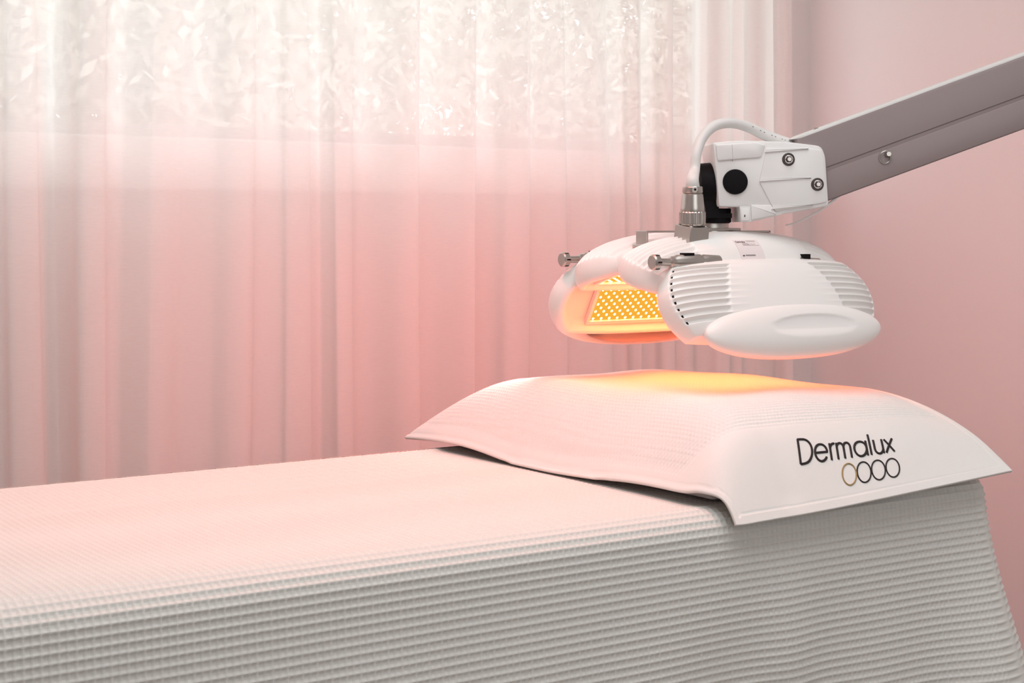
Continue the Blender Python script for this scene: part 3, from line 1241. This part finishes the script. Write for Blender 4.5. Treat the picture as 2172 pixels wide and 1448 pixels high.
# cables
cp = [cable_start, cable_start + AXK * .012]
for (x, y, n_) in ((1464, 362, .066), (1469, 326, .058), (1484, 291, .044), (1511, 267, .032), (1547, 260, .022), (1584, 268, .014), (1618, 283, .008), (1650, 295, .006), (1676, 304, .004), (1700, 312, 0.0)):
    cp.append(AF((*qh(x, y, n_), n_)))
cpts = catmull(cp, 8)
R = []
for i in range(len(cpts)):
    t = i / (len(cpts) - 1)
    R.append(.0112 - .0030 * min(1, t * 6) if t < .2 else .0082 + .0012 * max(0, (t - .6) / .4))
b = MB().tube(cpts, R, 20)
cab = P_(b.build('power_cable', M_CABLE, lamp))
cab['label'] = 'thick pale grey cable looping up to the arm'
# printing on the cable
pr = MB()
for i in range(58, 84, 2):
    if i % 6 == 0 or i + 1 >= len(cpts):
        continue
    d = Nv * .0086 + Vector((0, 0, .0025))
    pr.tube([cpts[i] + d, cpts[i] * .4 + cpts[i + 1] * .6 + d], .0005, 5)
pro = pr.build('cable_print', M_INK, cab)
tail = []
for (x, y, n_) in ((1800, 396, .02), (1776, 414, .024), (1752, 433, .026), (1728, 450, .022), (1700, 466, .016), (1684, 473, .01), (1668, 477, .004)):
    tail.append(AF((*q(x, y), n_)))
tp = catmull(tail, 8)
b = MB().tube(tp, [.0030 - .0019 * min(1, i / (len(tp) * .75)) for i in range(len(tp))], 8)
P_(b.build('thin_white_wire', M_PLASTIC, lamp))

# stand column and castor base the arm grows from (outside the frame)
ex, ey = OR.x + Rv.x * (XE - 1525) * K, OR.y + Rv.y * (XE - 1525) * K
zc = OR.z + (400 - ay(XE) - 75) * K
b = MB().lathe((ex, ey, .09), (0, 0, 1), [(0, .03), (zc + .02 - .09, .03)], 40)
b.lathe((ex, ey, zc - .09), (0, 0, 1), [(0, .045), (.005, .05), (.175, .05), (.18, .045)], 40)
P_(b.build('stand_column', M_PLASTIC2, lamp))
b = MB()
b.lathe((ex, ey, .05), (0, 0, 1), [(0, .06), (.04, .06), (.055, .04)], 40)
wheels = []
for k in range(5):
    a = math.radians(20 + 72 * k)
    dx, dy = math.cos(a), math.sin(a)
    b.tube([(ex, ey, .08), (ex + dx * .15, ey + dy * .15, .075), (ex + dx * .27, ey + dy * .27, .065)], [.026, .022, .018], 12)
    wheels.append((ex + dx * .26, ey + dy * .26))
P_(b.build('stand_base', M_PLASTIC2, lamp))
for (wx, wy) in wheels:
    wv = MB().lathe((wx - .012, wy, .0255), (1, 0, 0), [(0, .022), (.003, .025), (.021, .025), (.024, .022)], 24)
    wv.tube([(wx, wy, .03), (wx, wy, .066)], .007, 8)
    P_(wv.build('castor', M_BLACK, lamp))

# rating label on the front centre panel
def dome_h(x, w_):
    B = w_ / .059
    A = x / float(hl_center(B))
    return .053 * math.sqrt(max(0, 1 - abs(A) ** 2.3)) * math.sqrt(max(0, 1 - abs(B) ** 2.2))


def LP(u, v, off):
    """label coordinates in metres"""
    x, w_ = -.035 + u, -.053 + v
    e = .0008
    n = Vector((-(dome_h(x + e, w_) - dome_h(x - e, w_)) / (2 * e), -(dome_h(x, w_ + e) - dome_h(x, w_ - e)) / (2 * e), 1)).normalized()
    p = Vector((x, w_, dome_h(x, w_))) + n * off
    return FB(p)


LW, LH = .049, .030
nu, nv = 14, 10
vs, fs = [], []
for j in range(nv + 1):
    for i in range(nu + 1):
        vs.append(LP(LW * i / nu, LH * j / nv, .00035))
for j in range(nv):
    for i in range(nu):
        a = j * (nu + 1) + i
        fs.append((a, a + 1, a + nu + 2, a + nu + 1))
lab = P_(link_mesh('rating_label', vs, fs, M_LABEL, lamp))
lab['label'] = 'small printed rating label'
ink = MB()


def ink_stroke(pts, r):
    ink.tube([LP(u, v, .0005) for u, v in pts], r, 5)


m_ = .0008
ink_stroke([(m_, m_)] + line((m_, m_), (LW - m_, m_), 10) + line((LW - m_, m_), (LW - m_, LH - m_), 8) + line((LW - m_, LH - m_), (m_, LH - m_), 10) + line((m_, LH - m_), (m_, m_), 8), .00022)
s0 = .00255
for st in STROKES:
    ink_stroke([(.0030 + u * s0, LH - .0065 + v * s0) for u, v in st], .00026)
for k in range(4):
    ink_stroke([(.0150 + k * .0030 + u * .0014, LH - .0098 + v * .0018) for u, v in arc(0, 0, 1, 1, 0, 360, 14)], .00018)
for k, (v_, l_) in enumerate(((.0272, .9), (.0252, .85), (.0205, .8), (.0183, 1.0))):
    u0 = .0245
    while u0 < .0245 + .019 * l_:
        ink_stroke([(u0, v_), (u0 + .0022, v_)], .00022)
        u0 += .0031
ink_stroke(line((.0044, .0052), (.0078, .0052), 3), .0010)
u0 = .0105
while u0 < .029:
    ink_stroke([(u0, .0052), (u0 + .0010, .0062), (u0 + .0014, .0046)], .00035)
    u0 += .0022
ink.build('label_print', M_INK, lab)
